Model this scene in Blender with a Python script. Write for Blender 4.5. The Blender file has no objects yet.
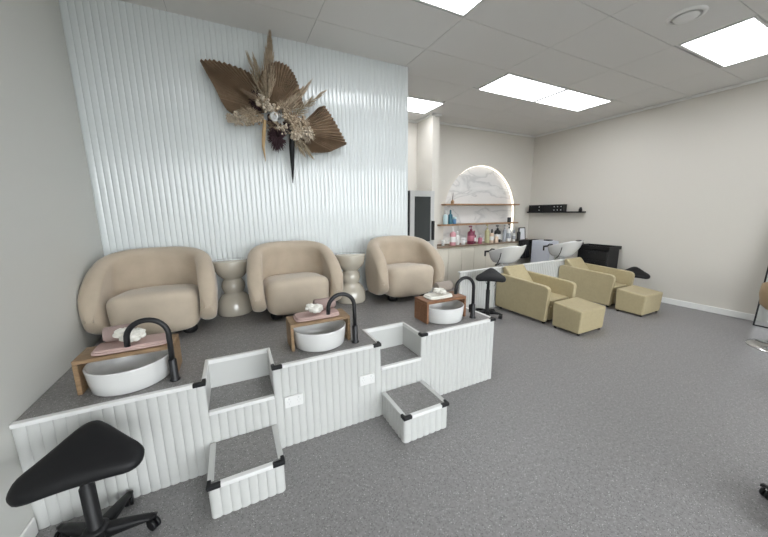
import bpy, bmesh, math, random
from mathutils import Vector, Matrix
random.seed(7)
S = bpy.context.scene
COL = S.collection
PI = math.pi

# ------------------------------------------------------------------ materials
def new_mat(name):
    m = bpy.data.materials.new(name); m.use_nodes = True
    nt = m.node_tree
    return m, nt, nt.nodes['Principled BSDF']

def mat(name, col, rough=0.5, metal=0.0, coat=0.0, sheen=0.0, noise=0.0, nscale=30.0, bump=0.0, bscale=200.0, spec=None, coat_rough=0.05):
    m, nt, b = new_mat(name)
    b.inputs['Base Color'].default_value = (*col, 1)
    b.inputs['Roughness'].default_value = rough
    b.inputs['Metallic'].default_value = metal
    b.inputs['Coat Weight'].default_value = coat
    b.inputs['Coat Roughness'].default_value = coat_rough
    b.inputs['Sheen Weight'].default_value = sheen
    b.inputs['Sheen Roughness'].default_value = 0.4
    if spec is not None: b.inputs['Specular IOR Level'].default_value = spec
    if noise > 0 or bump > 0:
        tc = nt.nodes.new('ShaderNodeTexCoord')
    if noise > 0:
        n = nt.nodes.new('ShaderNodeTexNoise'); n.inputs['Scale'].default_value = nscale; n.inputs['Detail'].default_value = 4
        nt.links.new(tc.outputs['Object'], n.inputs['Vector'])
        r = nt.nodes.new('ShaderNodeValToRGB')
        r.color_ramp.elements[0].position = .3; r.color_ramp.elements[1].position = .7
        r.color_ramp.elements[0].color = (*[c*(1-noise) for c in col], 1)
        r.color_ramp.elements[1].color = (*[min(1, c*(1+noise)) for c in col], 1)
        nt.links.new(n.outputs['Fac'], r.inputs['Fac']); nt.links.new(r.outputs['Color'], b.inputs['Base Color'])
    if bump > 0:
        n2 = nt.nodes.new('ShaderNodeTexNoise'); n2.inputs['Scale'].default_value = bscale; n2.inputs['Detail'].default_value = 3
        nt.links.new(tc.outputs['Object'], n2.inputs['Vector'])
        bp = nt.nodes.new('ShaderNodeBump'); bp.inputs['Strength'].default_value = bump; bp.inputs['Distance'].default_value = .002
        nt.links.new(n2.outputs['Fac'], bp.inputs['Height']); nt.links.new(bp.outputs['Normal'], b.inputs['Normal'])
    return m

def emit(name, col, strength):
    m, nt, b = new_mat(name)
    b.inputs['Base Color'].default_value = (.8, .8, .8, 1)
    b.inputs['Emission Color'].default_value = (*col, 1)
    b.inputs['Emission Strength'].default_value = strength
    return m

def vinyl(name, col):
    """grey safety vinyl with pale and dark flecks"""
    m, nt, b = new_mat(name)
    b.inputs['Roughness'].default_value = .42
    b.inputs['Specular IOR Level'].default_value = .4
    g = nt.nodes.new('ShaderNodeNewGeometry')
    cur = None
    base = nt.nodes.new('ShaderNodeTexNoise'); base.inputs['Scale'].default_value = 60; base.inputs['Detail'].default_value = 5
    nt.links.new(g.outputs['Position'], base.inputs['Vector'])
    rr = nt.nodes.new('ShaderNodeValToRGB')
    rr.color_ramp.elements[0].position = .35; rr.color_ramp.elements[1].position = .65
    rr.color_ramp.elements[0].color = (*[c*.88 for c in col], 1); rr.color_ramp.elements[1].color = (*[c*1.12 for c in col], 1)
    nt.links.new(base.outputs['Fac'], rr.inputs['Fac'])
    cur = rr.outputs['Color']
    for sc, thr, size, fc in ((150, .80, .32, (.42, .42, .41)), (95, .88, .24, (.50, .49, .47)), (170, .72, .35, (.09, .09, .092))):
        v = nt.nodes.new('ShaderNodeTexVoronoi'); v.inputs['Scale'].default_value = sc
        nt.links.new(g.outputs['Position'], v.inputs['Vector'])
        sp = nt.nodes.new('ShaderNodeSeparateColor'); nt.links.new(v.outputs['Color'], sp.inputs['Color'])
        a = nt.nodes.new('ShaderNodeMath'); a.operation = 'GREATER_THAN'; a.inputs[1].default_value = thr
        nt.links.new(sp.outputs['Red'], a.inputs[0])
        d = nt.nodes.new('ShaderNodeMath'); d.operation = 'LESS_THAN'; d.inputs[1].default_value = size
        nt.links.new(v.outputs['Distance'], d.inputs[0])
        k = nt.nodes.new('ShaderNodeMath'); k.operation = 'MULTIPLY'
        nt.links.new(a.outputs[0], k.inputs[0]); nt.links.new(d.outputs[0], k.inputs[1])
        mx = nt.nodes.new('ShaderNodeMix'); mx.data_type = 'RGBA'
        nt.links.new(k.outputs[0], mx.inputs['Factor'])
        nt.links.new(cur, mx.inputs['A']); mx.inputs['B'].default_value = (*fc, 1)
        cur = mx.outputs['Result']
    nt.links.new(cur, b.inputs['Base Color'])
    return m

def wood(name, c0, c1, scale=6.0):
    m, nt, b = new_mat(name)
    b.inputs['Roughness'].default_value = .45
    tc = nt.nodes.new('ShaderNodeTexCoord'); mp = nt.nodes.new('ShaderNodeMapping')
    mp.inputs['Scale'].default_value = (2, 14, 14)
    nt.links.new(tc.outputs['Object'], mp.inputs['Vector'])
    n = nt.nodes.new('ShaderNodeTexNoise'); n.inputs['Scale'].default_value = scale; n.inputs['Detail'].default_value = 6
    n.inputs['Distortion'].default_value = .6
    nt.links.new(mp.outputs['Vector'], n.inputs['Vector'])
    r = nt.nodes.new('ShaderNodeValToRGB'); r.color_ramp.elements[0].color = (*c0, 1); r.color_ramp.elements[1].color = (*c1, 1)
    r.color_ramp.elements[0].position = .3; r.color_ramp.elements[1].position = .7
    nt.links.new(n.outputs['Fac'], r.inputs['Fac']); nt.links.new(r.outputs['Color'], b.inputs['Base Color'])
    return m

def marble(name):
    m, nt, b = new_mat(name)
    b.inputs['Roughness'].default_value = .25
    tc = nt.nodes.new('ShaderNodeTexCoord'); mp = nt.nodes.new('ShaderNodeMapping')
    mp.inputs['Rotation'].default_value = (0, .6, 0); mp.inputs['Scale'].default_value = (1, 1, 2.4)
    nt.links.new(tc.outputs['Object'], mp.inputs['Vector'])
    n = nt.nodes.new('ShaderNodeTexNoise'); n.inputs['Scale'].default_value = 1.3; n.inputs['Detail'].default_value = 5
    n.inputs['Distortion'].default_value = .7
    nt.links.new(mp.outputs['Vector'], n.inputs['Vector'])
    r = nt.nodes.new('ShaderNodeValToRGB'); e = r.color_ramp.elements
    e[0].position = .36; e[0].color = (.72, .71, .70, 1); e[1].position = .66; e[1].color = (.76, .75, .74, 1)
    x = e.new(.50); x.color = (.56, .56, .56, 1)
    x = e.new(.46); x.color = (.72, .71, .70, 1)
    x = e.new(.54); x.color = (.68, .68, .67, 1)
    nt.links.new(n.outputs['Fac'], r.inputs['Fac']); nt.links.new(r.outputs['Color'], b.inputs['Base Color'])
    return m

def pane_mat(name):
    m, nt, b = new_mat(name); nt.nodes.remove(b)
    out = nt.nodes['Material Output']
    t = nt.nodes.new('ShaderNodeBsdfTransparent'); gl = nt.nodes.new('ShaderNodeBsdfGlossy')
    gl.inputs['Roughness'].default_value = .02
    mx = nt.nodes.new('ShaderNodeMixShader'); mx.inputs['Fac'].default_value = .05
    nt.links.new(t.outputs[0], mx.inputs[1]); nt.links.new(gl.outputs[0], mx.inputs[2]); nt.links.new(mx.outputs[0], out.inputs['Surface'])
    return m

M = dict(
    wall=mat('warm_white_paint', (.645, .615, .56), .6, bump=.05, bscale=120),
    wall_left=mat('left_wall_paint', (.60, .60, .57), .55, bump=.05, bscale=120),
    ceil=mat('ceiling_tile', (.74, .73, .71), .8, bump=.08, bscale=300),
    seam=mat('ceiling_seam', (.50, .49, .48), .7),
    outlet=mat('outlet_grey', (.60, .60, .60), .5),
    trim=mat('white_trim', (.78, .78, .76), .4),
    flute=mat('fluted_gloss_panel', (.745, .785, .79), .11, spec=.6),
    pflute=mat('fluted_platform_panel', (.56, .565, .55), .3),
    floor=vinyl('speckled_vinyl_floor', (.235, .226, .227)),
    deck=vinyl('speckled_vinyl_deck', (.222, .213, .210)),
    edge=mat('white_plastic_edge', (.73, .73, .72), .35),
    alu=mat('satin_aluminium', (.62, .62, .61), .38, metal=.6),
    blackp=mat('black_plastic', (.009, .009, .010), .45, spec=.3),
    blackm=mat('matt_black_metal', (.018, .018, .02), .38, metal=.3),
    leather=mat('black_vinyl_leather', (.009, .009, .010), .5, spec=.25, bump=.15, bscale=500),
    velvet=mat('beige_velvet', (.475, .395, .305), .85, sheen=.35, noise=.07, nscale=7, bump=.2, bscale=600),
    velvet_seat=mat('beige_velvet_seat', (.52, .44, .345), .85, sheen=.35, noise=.06, nscale=8, bump=.2, bscale=600),
    gloss_beige=mat('glossy_beige_table', (.50, .46, .385), .14, coat=.9),
    ceramic=mat('white_ceramic', (.69, .69, .68), .12, coat=.4),
    bamboo=wood('bamboo_wood', (.20, .125, .065), (.33, .215, .12)),
    brownwood=wood('reddish_wood', (.17, .075, .035), (.29, .14, .07)),
    oak=wood('oak_shelf', (.28, .16, .08), (.40, .25, .14)),
    counter=wood('walnut_counter', (.20, .145, .10), (.28, .21, .15)),
    pink=mat('pink_towel', (.50, .36, .33), .95, bump=.6, bscale=350),
    mauve=mat('mauve_towel', (.36, .27, .25), .95, bump=.6, bscale=350),
    taupe=mat('taupe_towel', (.36, .31, .27), .95, bump=.6, bscale=350),
    petal=mat('cream_petal', (.78, .76, .70), .7),
    olive=mat('olive_leather', (.42, .355, .215), .48, bump=.12, bscale=350, noise=.04),
    cab=mat('cream_cabinet', (.66, .62, .53), .5),
    palm=mat('dried_palm', (.30, .215, .145), .8, noise=.18, nscale=14),
    straw=mat('dried_straw', (.50, .40, .29), .9, noise=.2),
    cream=mat('dried_cream_flower', (.56, .48, .38), .9, noise=.2),
    grass=mat('dried_pale_grass', (.46, .38, .27), .9),
    plum=mat('dark_plum_flower', (.055, .028, .034), .9),
    tan=mat('tan_stalk', (.55, .38, .20), .7),
    grey=mat('grey_frame', (.52, .52, .51), .35, metal=.3),
    darkglass=mat('dark_glass', (.035, .04, .04), .12, spec=.4),
    chrome=mat('chrome', (.72, .72, .72), .15, metal=1.0),
    mirror=mat('mirror_glass', (.85, .87, .87), .03, metal=1.0),
    paper=mat('white_card', (.80, .81, .84), .6),
    bluewhite=mat('pale_blue_white_plastic', (.66, .69, .77), .35),
    beige=mat('tan_chair_shell', (.36, .255, .15), .5),
    marble=marble('white_marble'),
    pane=pane_mat('clear_pane'),
    light=emit('ceiling_light_diffuser', (.94, .965, 1.0), 9.0),
    led=emit('led_strip_glow', (1.0, .92, 0.80), 1.8),
)

# ------------------------------------------------------------------ mesh builder
class MB:
    def __init__(s): s.bm = bmesh.new()
    def face(s, vs, smooth=False):
        try:
            f = s.bm.faces.new(vs); f.smooth = smooth; return f
        except ValueError: return None
    def box(s, x0, x1, y0, y1, z0, z1, bevel=0.0, seg=2, smooth=None):
        r = bmesh.ops.create_cube(s.bm, size=1.0)
        vs = r['verts']
        for v in vs:
            v.co = Vector((x0+(v.co.x+.5)*(x1-x0), y0+(v.co.y+.5)*(y1-y0), z0+(v.co.z+.5)*(z1-z0)))
        if bevel > 0:
            es = list({e for v in vs for e in v.link_edges})
            g = bmesh.ops.bevel(s.bm, geom=es, offset=bevel, segments=seg, affect='EDGES', profile=.5)
            if seg > 1:
                for f in g['faces']: f.smooth = True
        return s
    def prism(s, pts, axis, a, b, bevel=0.0, seg=2):
        """closed outline pts (2D) extruded along axis from a to b. axis x -> pts are (y,z); y -> (x,z); z -> (x,y)"""
        def mk(p, t):
            return {'x': (t, p[0], p[1]), 'y': (p[0], t, p[1]), 'z': (p[0], p[1], t)}[axis]
        A = [s.bm.verts.new(mk(p, a)) for p in pts]; B = [s.bm.verts.new(mk(p, b)) for p in pts]
        n = len(pts); fs = [s.face(A), s.face(B[::-1])]
        for i in range(n): fs.append(s.face([A[i], B[i], B[(i+1) % n], A[(i+1) % n]]))
        bmesh.ops.recalc_face_normals(s.bm, faces=[f for f in fs if f])
        if bevel > 0:
            es = list({e for v in A+B for e in v.link_edges if e.is_valid and e.calc_face_angle(0) > .6})
            g = bmesh.ops.bevel(s.bm, geom=es, offset=bevel, segments=seg, affect='EDGES', profile=.5)
            for f in g['faces']: f.smooth = True
        return s
    def rings(s, rings, cap0=True, cap1=True, closed=True, smooth=True):
        """quad skin through a list of rings (each a list of points)"""
        R = [[s.bm.verts.new(p) for p in r] for r in rings]
        n = len(R[0]); fs = []
        for a, b in zip(R, R[1:]):
            for i in range(n if closed else n-1):
                j = (i+1) % n
                f = s.face([a[i], a[j], b[j], b[i]], smooth)
                if f: fs.append(f)
        if cap0:
            f = s.face(R[0][::-1]);  fs += [f] if f else []
        if cap1:
            f = s.face(R[-1]);  fs += [f] if f else []
        bmesh.ops.recalc_face_normals(s.bm, faces=fs)
        return s
    def lathe(s, prof, seg=32, c=(0, 0, 0), cap0=True, cap1=True, sx=1, sy=1):
        return s.rings([[(c[0]+r*sx*math.cos(2*PI*k/seg), c[1]+r*sy*math.sin(2*PI*k/seg), c[2]+z) for k in range(seg)] for r, z in prof], cap0, cap1)
    def tube(s, path, rad, seg=10, caps=True):
        path = [Vector(p) for p in path]; n = len(path)
        rads = rad if isinstance(rad, (list, tuple)) else [rad]*n
        rings = []; up = None
        for i, p in enumerate(path):
            t = (path[min(i+1, n-1)]-path[max(i-1, 0)]).normalized()
            if up is None:
                up = Vector((0, 0, 1)) if abs(t.z) < .9 else Vector((1, 0, 0))
            a = t.cross(up).normalized(); up = a.cross(t).normalized()
            rings.append([p+(a*math.cos(2*PI*k/seg)+up*math.sin(2*PI*k/seg))*rads[i] for k in range(seg)])
        return s.rings(rings, caps, caps)
    def superbox(s, c, h, n=5.0, cuts=10, fn=None):
        """rounded cushion: cube grid pushed onto a superellipsoid of half sizes h"""
        n0 = len(s.bm.verts)
        r = bmesh.ops.create_cube(s.bm, size=2.0); vs = r['verts']
        es = list({e for v in vs for e in v.link_edges})
        bmesh.ops.subdivide_edges(s.bm, edges=es, cuts=cuts, use_grid_fill=True)
        allv = list(s.bm.verts)[n0:]
        for v in allv:
            p = v.co
            L = (abs(p.x)**n+abs(p.y)**n+abs(p.z)**n)**(1/n)
            q = p/L
            q = Vector((c[0]+q.x*h[0], c[1]+q.y*h[1], c[2]+q.z*h[2]))
            if fn: q = fn(q)
            v.co = q
        for v in allv:
            for f in v.link_faces: f.smooth = True
        return s
    def ball(s, c, r, sub=1, sc=(1, 1, 1)):
        g = bmesh.ops.create_icosphere(s.bm, subdivisions=sub, radius=1)
        for v in g['verts']:
            v.co = Vector((c[0]+v.co.x*r*sc[0], c[1]+v.co.y*r*sc[1], c[2]+v.co.z*r*sc[2]))
            for f in v.link_faces: f.smooth = True
        return s
    def flutes(s, p, d, length, z0, z1, pitch=.043, depth=.007, back=.008, power=3):
        """fluted panel: starts at p (x,y), runs along the unit direction d; ridges bulge to the right of d"""
        n = max(1, round(length/pitch)); w = length/n
        nx, ny = d[1], -d[0]
        T = (-1, -.9, -.72, -.4, 0, .4, .72, .9)
        prof = []; groove = []
        for i in range(n):
            for t in T:
                prof.append(((i+.5+t/2)*w, depth*(1-abs(t)**power))); groove.append(t == -1)
        prof.append((length, 0)); groove.append(True)
        def P(sv, o, z): return (p[0]+d[0]*sv+nx*o, p[1]+d[1]*sv+ny*o, z)
        A = [s.bm.verts.new(P(a, o, z0)) for a, o in prof]; B = [s.bm.verts.new(P(a, o, z1)) for a, o in prof]
        fs = []
        for i in range(len(prof)-1):
            f = s.face([A[i], A[i+1], B[i+1], B[i]], True); fs.append(f)
        bk = [s.bm.verts.new(P(a, -back, z)) for a, z in ((0, z0), (length, z0), (length, z1), (0, z1))]
        fs.append(s.face([bk[1], bk[0], bk[3], bk[2]]))
        fs.append(s.face([bk[0], bk[1]]+A[::-1])); fs.append(s.face([bk[2], bk[3]]+B))
        fs.append(s.face([bk[0], A[0], B[0], bk[3]])); fs.append(s.face([A[-1], bk[1], bk[2], B[-1]]))
        bmesh.ops.recalc_face_normals(s.bm, faces=[f for f in fs if f])
        for i, gflag in enumerate(groove):
            if gflag:
                for e in A[i].link_edges:
                    if e.other_vert(A[i]) is B[i]: e.smooth = False
        for v in A+B:
            for e in v.link_edges:
                if any(not f.smooth for f in e.link_faces): e.smooth = False
        return s
    def build(s, name, m, parent=None, loc=(0, 0, 0)):
        me = bpy.data.meshes.new(name); s.bm.to_mesh(me); s.bm.free()
        me.materials.append(m)
        o = bpy.data.objects.new(name, me); COL.objects.link(o)
        o.location = loc
        if parent: o.parent = parent
        return o

def tag(o, label, cat, group=None, kind=None):
    o['label'] = label; o['category'] = cat
    if group: o['group'] = group
    if kind: o['kind'] = kind
    return o
def thing(name, label, cat, loc=(0, 0, 0), rz=0.0, group=None):
    o = bpy.data.objects.new(name, None); COL.objects.link(o)
    o.empty_display_size = .1
    o.location = loc; o.rotation_euler = (0, 0, rz)
    return tag(o, label, cat, group)
def struct(name, mb, m, label=None, parent=None):
    o = mb.build(name, m, parent)
    if parent is None:
        o['kind'] = 'structure'; o['label'] = label; o['category'] = name.split('_')[0]
    return o
def copy_tree(o, parent=None):
    kids = list(o.children)
    c = o.copy(); COL.objects.link(c)
    if parent: c.parent = parent
    for k in kids: copy_tree(k, c)
    return c
def place(o, loc, rz=None, label=None):
    o.location = loc
    if rz is not None: o.rotation_euler = (0, 0, rz)
    if label: o['label'] = label
    return o

# ------------------------------------------------------------------ setting
H = 2.9554
XL, XR, YF, YB = -.923, 5.875, -3.2, 4.65
ZP, ZM, ZS = .54, .36, .177
PF = 1.743                                    # platform front
WB = 3.125                                    # fluted wall face

struct('floor', MB().box(XL-.1, XR+.1, YF-.1, 4.9, -.08, 0), M['floor'], 'grey speckled vinyl floor')
struct('wall_left', MB().box(XL-.1, XL, YF-.1, 4.9, 0, H), M['wall_left'], 'plain pale grey wall beside the first tub chair')
struct('wall_right', MB().box(XR, XR+.1, YF-.1, 4.9, 0, H), M['wall'], 'plain warm white wall with the black shelf')
w = MB().flutes((XL, WB), (1, 0), 1.8666-XL, 0, H, back=.05, depth=.0042, power=4, pitch=.0412)
struct('wall_back', w, M['flute'], 'glossy white fluted wall behind the tub chairs')
struct('wall_partition', MB().box(XL, 1.862, WB+.051, WB+.13, 0, H), M['wall'], 'back side of the fluted partition')
struct('wall_wing', MB().box(3.03, 3.163, 4.30, 4.77, 0, H), M['wall'], 'short wing wall beside the product shelves')
struct('wall_rear', MB().box(XL, 3.03, 4.77, 4.87, 0, H), M['wall'], 'wall of the passage beyond the fluted wall')

# far wall with an arched niche
NX, NR, NS, NB = 4.495, .935, 1.36, .80
w = MB(); bm = w.bm
seg = 48
arc = [(NX-NR*math.cos(PI*k/seg), NS+NR*math.sin(PI*k/seg)) for k in range(seg+1)]
outline = [(NX-NR, NB)]+arc+[(NX+NR, NB)]
def wq(pts, y=YB): w.face([bm.verts.new((p[0], y, p[1])) for p in pts])
wq([(3.163, 0), (NX-NR, 0), (NX-NR, H), (3.163, H)]); wq([(NX+NR, 0), (XR, 0), (XR, H), (NX+NR, H)])
wq([(NX-NR, 0), (NX+NR, 0), (NX+NR, NB), (NX-NR, NB)])
for a, b in zip(arc, arc[1:]): wq([a, b, (b[0], H), (a[0], H)])
RV = [bm.verts.new((p[0], YB, p[1])) for p in outline]; RB = [bm.verts.new((p[0], YB+.09, p[1])) for p in outline]
for i in range(len(outline)-1): w.face([RV[i], RV[i+1], RB[i+1], RB[i]], False)
bmesh.ops.remove_doubles(bm, verts=bm.verts[:], dist=1e-5)
bmesh.ops.recalc_face_normals(bm, faces=bm.faces[:])
struct('wall_far', w, M['wall'], 'far wall around the lit arched niche')
w = MB(); w.face([w.bm.verts.new((p[0], YB+.088, p[1])) for p in outline]); w.box(NX-NR-.05, NX+NR+.05, YB+.09, YB+.14, NB-.05, NS+NR+.05)
struct('wall_niche', w, M['marble'], 'white grey-veined marble slab inside the arched niche')

# front wall with the shop window (behind the camera)
w = MB(); w.box(XL-.1, -.80, YF-.1, YF, 0, H); w.box(4.6, XR+.1, YF-.1, YF, 0, H); w.box(-.80, 4.6, YF-.1, YF, 2.8, H); w.box(-.80, 4.6, YF-.1, YF, 0, .12)
struct('wall_front', w, M['wall'], 'front wall around the shop window')
w = MB()
for x in (-.80, 1.1, 2.85, 4.56): w.box(x, x+.04, YF-.08, YF-.02, .12, 2.8)
w.box(-.80, 4.6, YF-.08, YF-.02, .12, .17); w.box(-.80, 4.6, YF-.08, YF-.02, 2.75, 2.8)
wf = struct('window_1', w, M['blackp'], 'large black framed shop window')
struct('pane', MB().box(-.6, 4.58, YF-.055, YF-.045, .15, 2.77), M['pane'], parent=wf)

# suspended ceiling: tiles between thin recessed seams
gx = [-.295+1.0615*k for k in range(-1, 8)]; gy = [1.14+.53*k for k in range(-9, 8)]
gx = [XL-.02]+[x for x in gx if XL+.05 < x < XR-.05]+[XR+.02]; gy = [YF-.02]+[y for y in gy if YF+.05 < y < 4.84]+[4.87]
LIGHTS = [(2.98, 4.03, 2.76, 3.27), (4.055, 5.06, 2.76, 3.27), (3.97, 5.02, 1.15, 1.64), (.777, 1.822, 1.675, 2.185), (1.85, 2.915, 3.85, 4.375)]
w = MB(); w.box(XL-.1, XR+.1, YF-.1, 4.9, H+.012, H+.06)
for a, b in zip(gx, gx[1:]):
    for c, d in zip(gy, gy[1:]):
        mx, my = (a+b)/2, (c+d)/2
        if any(l[0]-.05 < mx < l[1]+.05 and l[2]-.05 < my < l[3]+.05 for l in LIGHTS): continue
        w.box(a+.0025, b-.0025, c+.0025, d-.0025, H, H+.0115)
struct('ceiling', w, M['ceil'], 'suspended ceiling of pale grey rectangular tiles')
w = MB()
for y in gy[1:-1]: w.box(XL, XR, y-.0035, y+.0035, H+.004, H+.0119)
for x in gx[1:-1]: w.box(x-.0035, x+.0035, YF, 4.87, H+.004, H+.0119)
struct('trim_1', w, M['seam'], 'thin seams between the ceiling tiles')
w = MB()
def cornice(x0, x1, y0, y1): w.box(x0, x1, y0, y1, H-.035, H, .006, 1)
cornice(XR-.03, XR, YF, YB); cornice(3.163, XR-.03, YB-.03, YB); cornice(3.0, 3.03, 4.27, 4.77); cornice(3.0, 3.193, 4.27, 4.30); cornice(3.163, 3.193, 4.30, YB-.03); cornice(1.9, 3.0, 4.74, 4.77)
struct('trim_2', w, M['trim'], 'narrow white cornice along the far and right walls')
struct('baseboard_right', MB().box(XR-.014, XR, YF, YB, 0, .085, .004, 1), M['trim'], 'white skirting board along the right wall')
struct('baseboard_left', MB().box(XL, XL+.012, YF, PF-.01, 0, .085, .004, 1), M['trim'], 'white skirting board along the left wall')

# ceiling light panels
LL = ['square-edged flat light panel left of its twin, in front of the far wall cornice',
      'light panel touching its twin, nearer the right wall and the black shelf',
      'light panel beside the round air vent near the right wall',
      'light panel nearest the camera, cut by the top of the photo',
      'light panel partly hidden by the end of the fluted wall']
for (x0, x1, y0, y1), l in zip(LIGHTS, LL):
    t = thing('ceiling_light', l, 'ceiling light', ((x0+x1)/2, (y0+y1)/2, H-.004), 0, 'flush ceiling light panels')
    a, b = (x1-x0)/2, (y1-y0)/2
    f = MB(); e = .018
    f.box(-a, a, -b, -b+e, 0, .015); f.box(-a, a, b-e, b, 0, .015); f.box(-a, -a+e, -b+e, b-e, 0, .015); f.box(a-e, a, -b+e, b-e, 0, .015)
    f.build('frame', M['trim'], t)
    MB().box(-a+e, a-e, -b+e, b-e, .003, .0125).build('diffuser', M['light'], t)
t = thing('air_vent', 'round white air vent in the ceiling', 'air vent', (3.44, 1.395, H))
v = MB(); v.lathe([(.125, 0), (.12, -.010), (.10, -.016), (.094, -.010), (.094, 0)], 40, cap0=False, cap1=False); v.build('rim', M['trim'], t)
v = MB(); v.lathe([(.001, -.028), (.076, -.022), (.081, -.017), (.072, -.004), (.001, -.004)], 40); v.build('disc', M['trim'], t)
v = MB(); v.lathe([(.001, -.003), (.095, -.003), (.095, -.001), (.001, -.001)], 40); v.build('throat', M['seam'], t)

# ------------------------------------------------------------------ platform
X1, X2, X3, X4, X5 = -.2024, .1372, .833, 1.1626, 1.887
NY = 2.0125
plat = thing('platform', 'raised white fluted platform with grey speckled top and two stair notches', 'platform', (0, 0, 0))
for a, b, z in ((XL, X1, ZP-.018), (X2, X3, ZP-.018), (X4, X5, ZP-.018), (X1, X2, ZM-.018), (X3, X4, ZM-.018)):
    MB().flutes((a, PF+.007), (1, 0), b-a, 0, z).build('fluted_panel', M['pflute'], plat)
MB().flutes((X5-.007, PF+.007), (0, 1), WB-PF-.02, 0, ZP-.018).build('fluted_panel', M['pflute'], plat)
e = .004
pts = [(XL+e, PF+.012), (X1, PF+.012), (X1, NY), (X2, NY), (X2, PF+.012), (X3, PF+.012), (X3, NY), (X4, NY), (X4, PF+.012), (X5-.01, PF+.012), (X5-.01, WB-.008), (XL+e, WB-.008)]
MB().prism(pts, 'z', ZP-.02, ZP).build('deck', M['deck'], plat)
for a, b in ((X1, X2), (X3, X4)):
    n = MB(); n.box(a-.012, a, PF+.016, NY+.012, ZM-.01, ZP-.02); n.box(b, b+.012, PF+.016, NY+.012, ZM-.01, ZP-.02); n.box(a, b, NY, NY+.012, ZM-.01, ZP-.02)
    n.build('notch_panel', M['pflute'], plat)
    MB().box(a, b, PF+.012, NY, ZM-.018, ZM).build('tread', M['deck'], plat)
def edge_bar(mb, x0, x1, z, y=PF, w_=.024, h=.017):
    mb.box(x0, x1, y-.004, y+w_, z-h, z+.004, .003, 2)
for a, b in ((XL, X1), (X2, X3), (X4, X5)):
    m_ = MB(); edge_bar(m_, a+(.0 if a == XL else .05), b-.05, ZP); m_.build('edge_trim', M['edge'], plat)
for a, b in ((X1, X2), (X3, X4)):
    m_ = MB(); edge_bar(m_, a+.002, b-.002, ZM); m_.build('edge_trim', M['edge'], plat)
    m_ = MB(); t_ = .016
    m_.box(a-t_, a+.003, PF+.03, NY, ZP-.023, ZP+.004, .003, 2); m_.box(b-.003, b+t_, PF+.03, NY, ZP-.023, ZP+.004, .003, 2)
    m_.box(a-t_, b+t_, NY-.003, NY+t_+.006, ZP-.023, ZP+.004, .003, 2)
    m_.build('edge_trim', M['edge'], plat)
m_ = MB(); m_.box(X5-.02, X5+.004, PF+.04, WB-.01, ZP-.017, ZP+.004, .003, 2); m_.build('edge_trim', M['edge'], plat)
def corner_cap(x, y, z, sx, parent):
    """black L shaped corner piece: one arm along the front edge (towards -sx), one back along the side"""
    c = MB()
    xa, xb = sorted((x+sx*.005, x-sx*.056))
    c.box(xa, xb, y-.007, y+.017, z-.017, z+.006, .005, 2)
    xa, xb = sorted((x+sx*.005, x-sx*.015))
    c.box(xa, xb, y+.0, y+.042, z-.017, z+.0065, .005, 2)
    return c.build('corner_cap', M['blackp'], parent)
for x, sx in ((X1, 1), (X2, -1), (X3, 1), (X4, -1), (X5, 1)): corner_cap(x, PF, ZP, sx, plat)
def socket(x, z):
    o = MB().box(x-.054, x+.054, PF-.012, PF+.002, z-.036, z+.036, .004, 2).build('power_socket', M['edge'], plat)
    for dx in (-.028, .028):
        h = MB()
        for px, pz in ((-.008, .004), (.008, .004), (0, -.012)): h.box(x+dx+px-.0018, x+dx+px+.0018, PF-.0128, PF-.0118, z+pz-.005, z+pz+.005)
        h.box(x+dx-.005, x+dx+.005, PF-.014, PF-.0115, z+.016, z+.026, .001, 1)
        h.build('outlet', M['outlet'], o)
socket(.243, .302); socket(.725, .31)

def step_box(label, x0, x1, y0):
    t = thing('step_box', label, 'step', ((x0+x1)/2, y0, 0), 0, 'low fluted steps before the platform')
    a = (x1-x0)/2; d = PF-.004-y0
    MB().flutes((-a+.007, .007), (1, 0), 2*a-.014, 0, ZS-.016).build('fluted_panel', M['pflute'], t)
    MB().flutes((-a+.007, d), (0, -1), d-.007, 0, ZS-.016).build('fluted_panel', M['pflute'], t)
    MB().flutes((a-.007, .007), (0, 1), d-.007, 0, ZS-.016).build('fluted_panel', M['pflute'], t)
    MB().box(-a+.015, a-.015, .014, d, ZS-.016, ZS).build('tread', M['deck'], t)
    m_ = MB(); m_.box(-a+.05, a-.05, -.005, .024, ZS-.018, ZS+.004, .004, 2); m_.build('edge_trim', M['edge'], t)
    for s in (-1, 1):
        m_ = MB(); xa, xb = sorted((s*(a+.003), s*(a-.026))); m_.box(xa, xb, .03, d, ZS-.014, ZS+.003, .002, 1); m_.build('side_trim', M['alu'], t)
        corner_cap(s*a, 0, ZS, s, t)
step_box('low fluted step box nearer the black stool, below the first stair notch', -.209, .132, 1.433)
step_box('low fluted step box below the second stair notch, farther from the black stool', .838, 1.174, 1.433)

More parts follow.
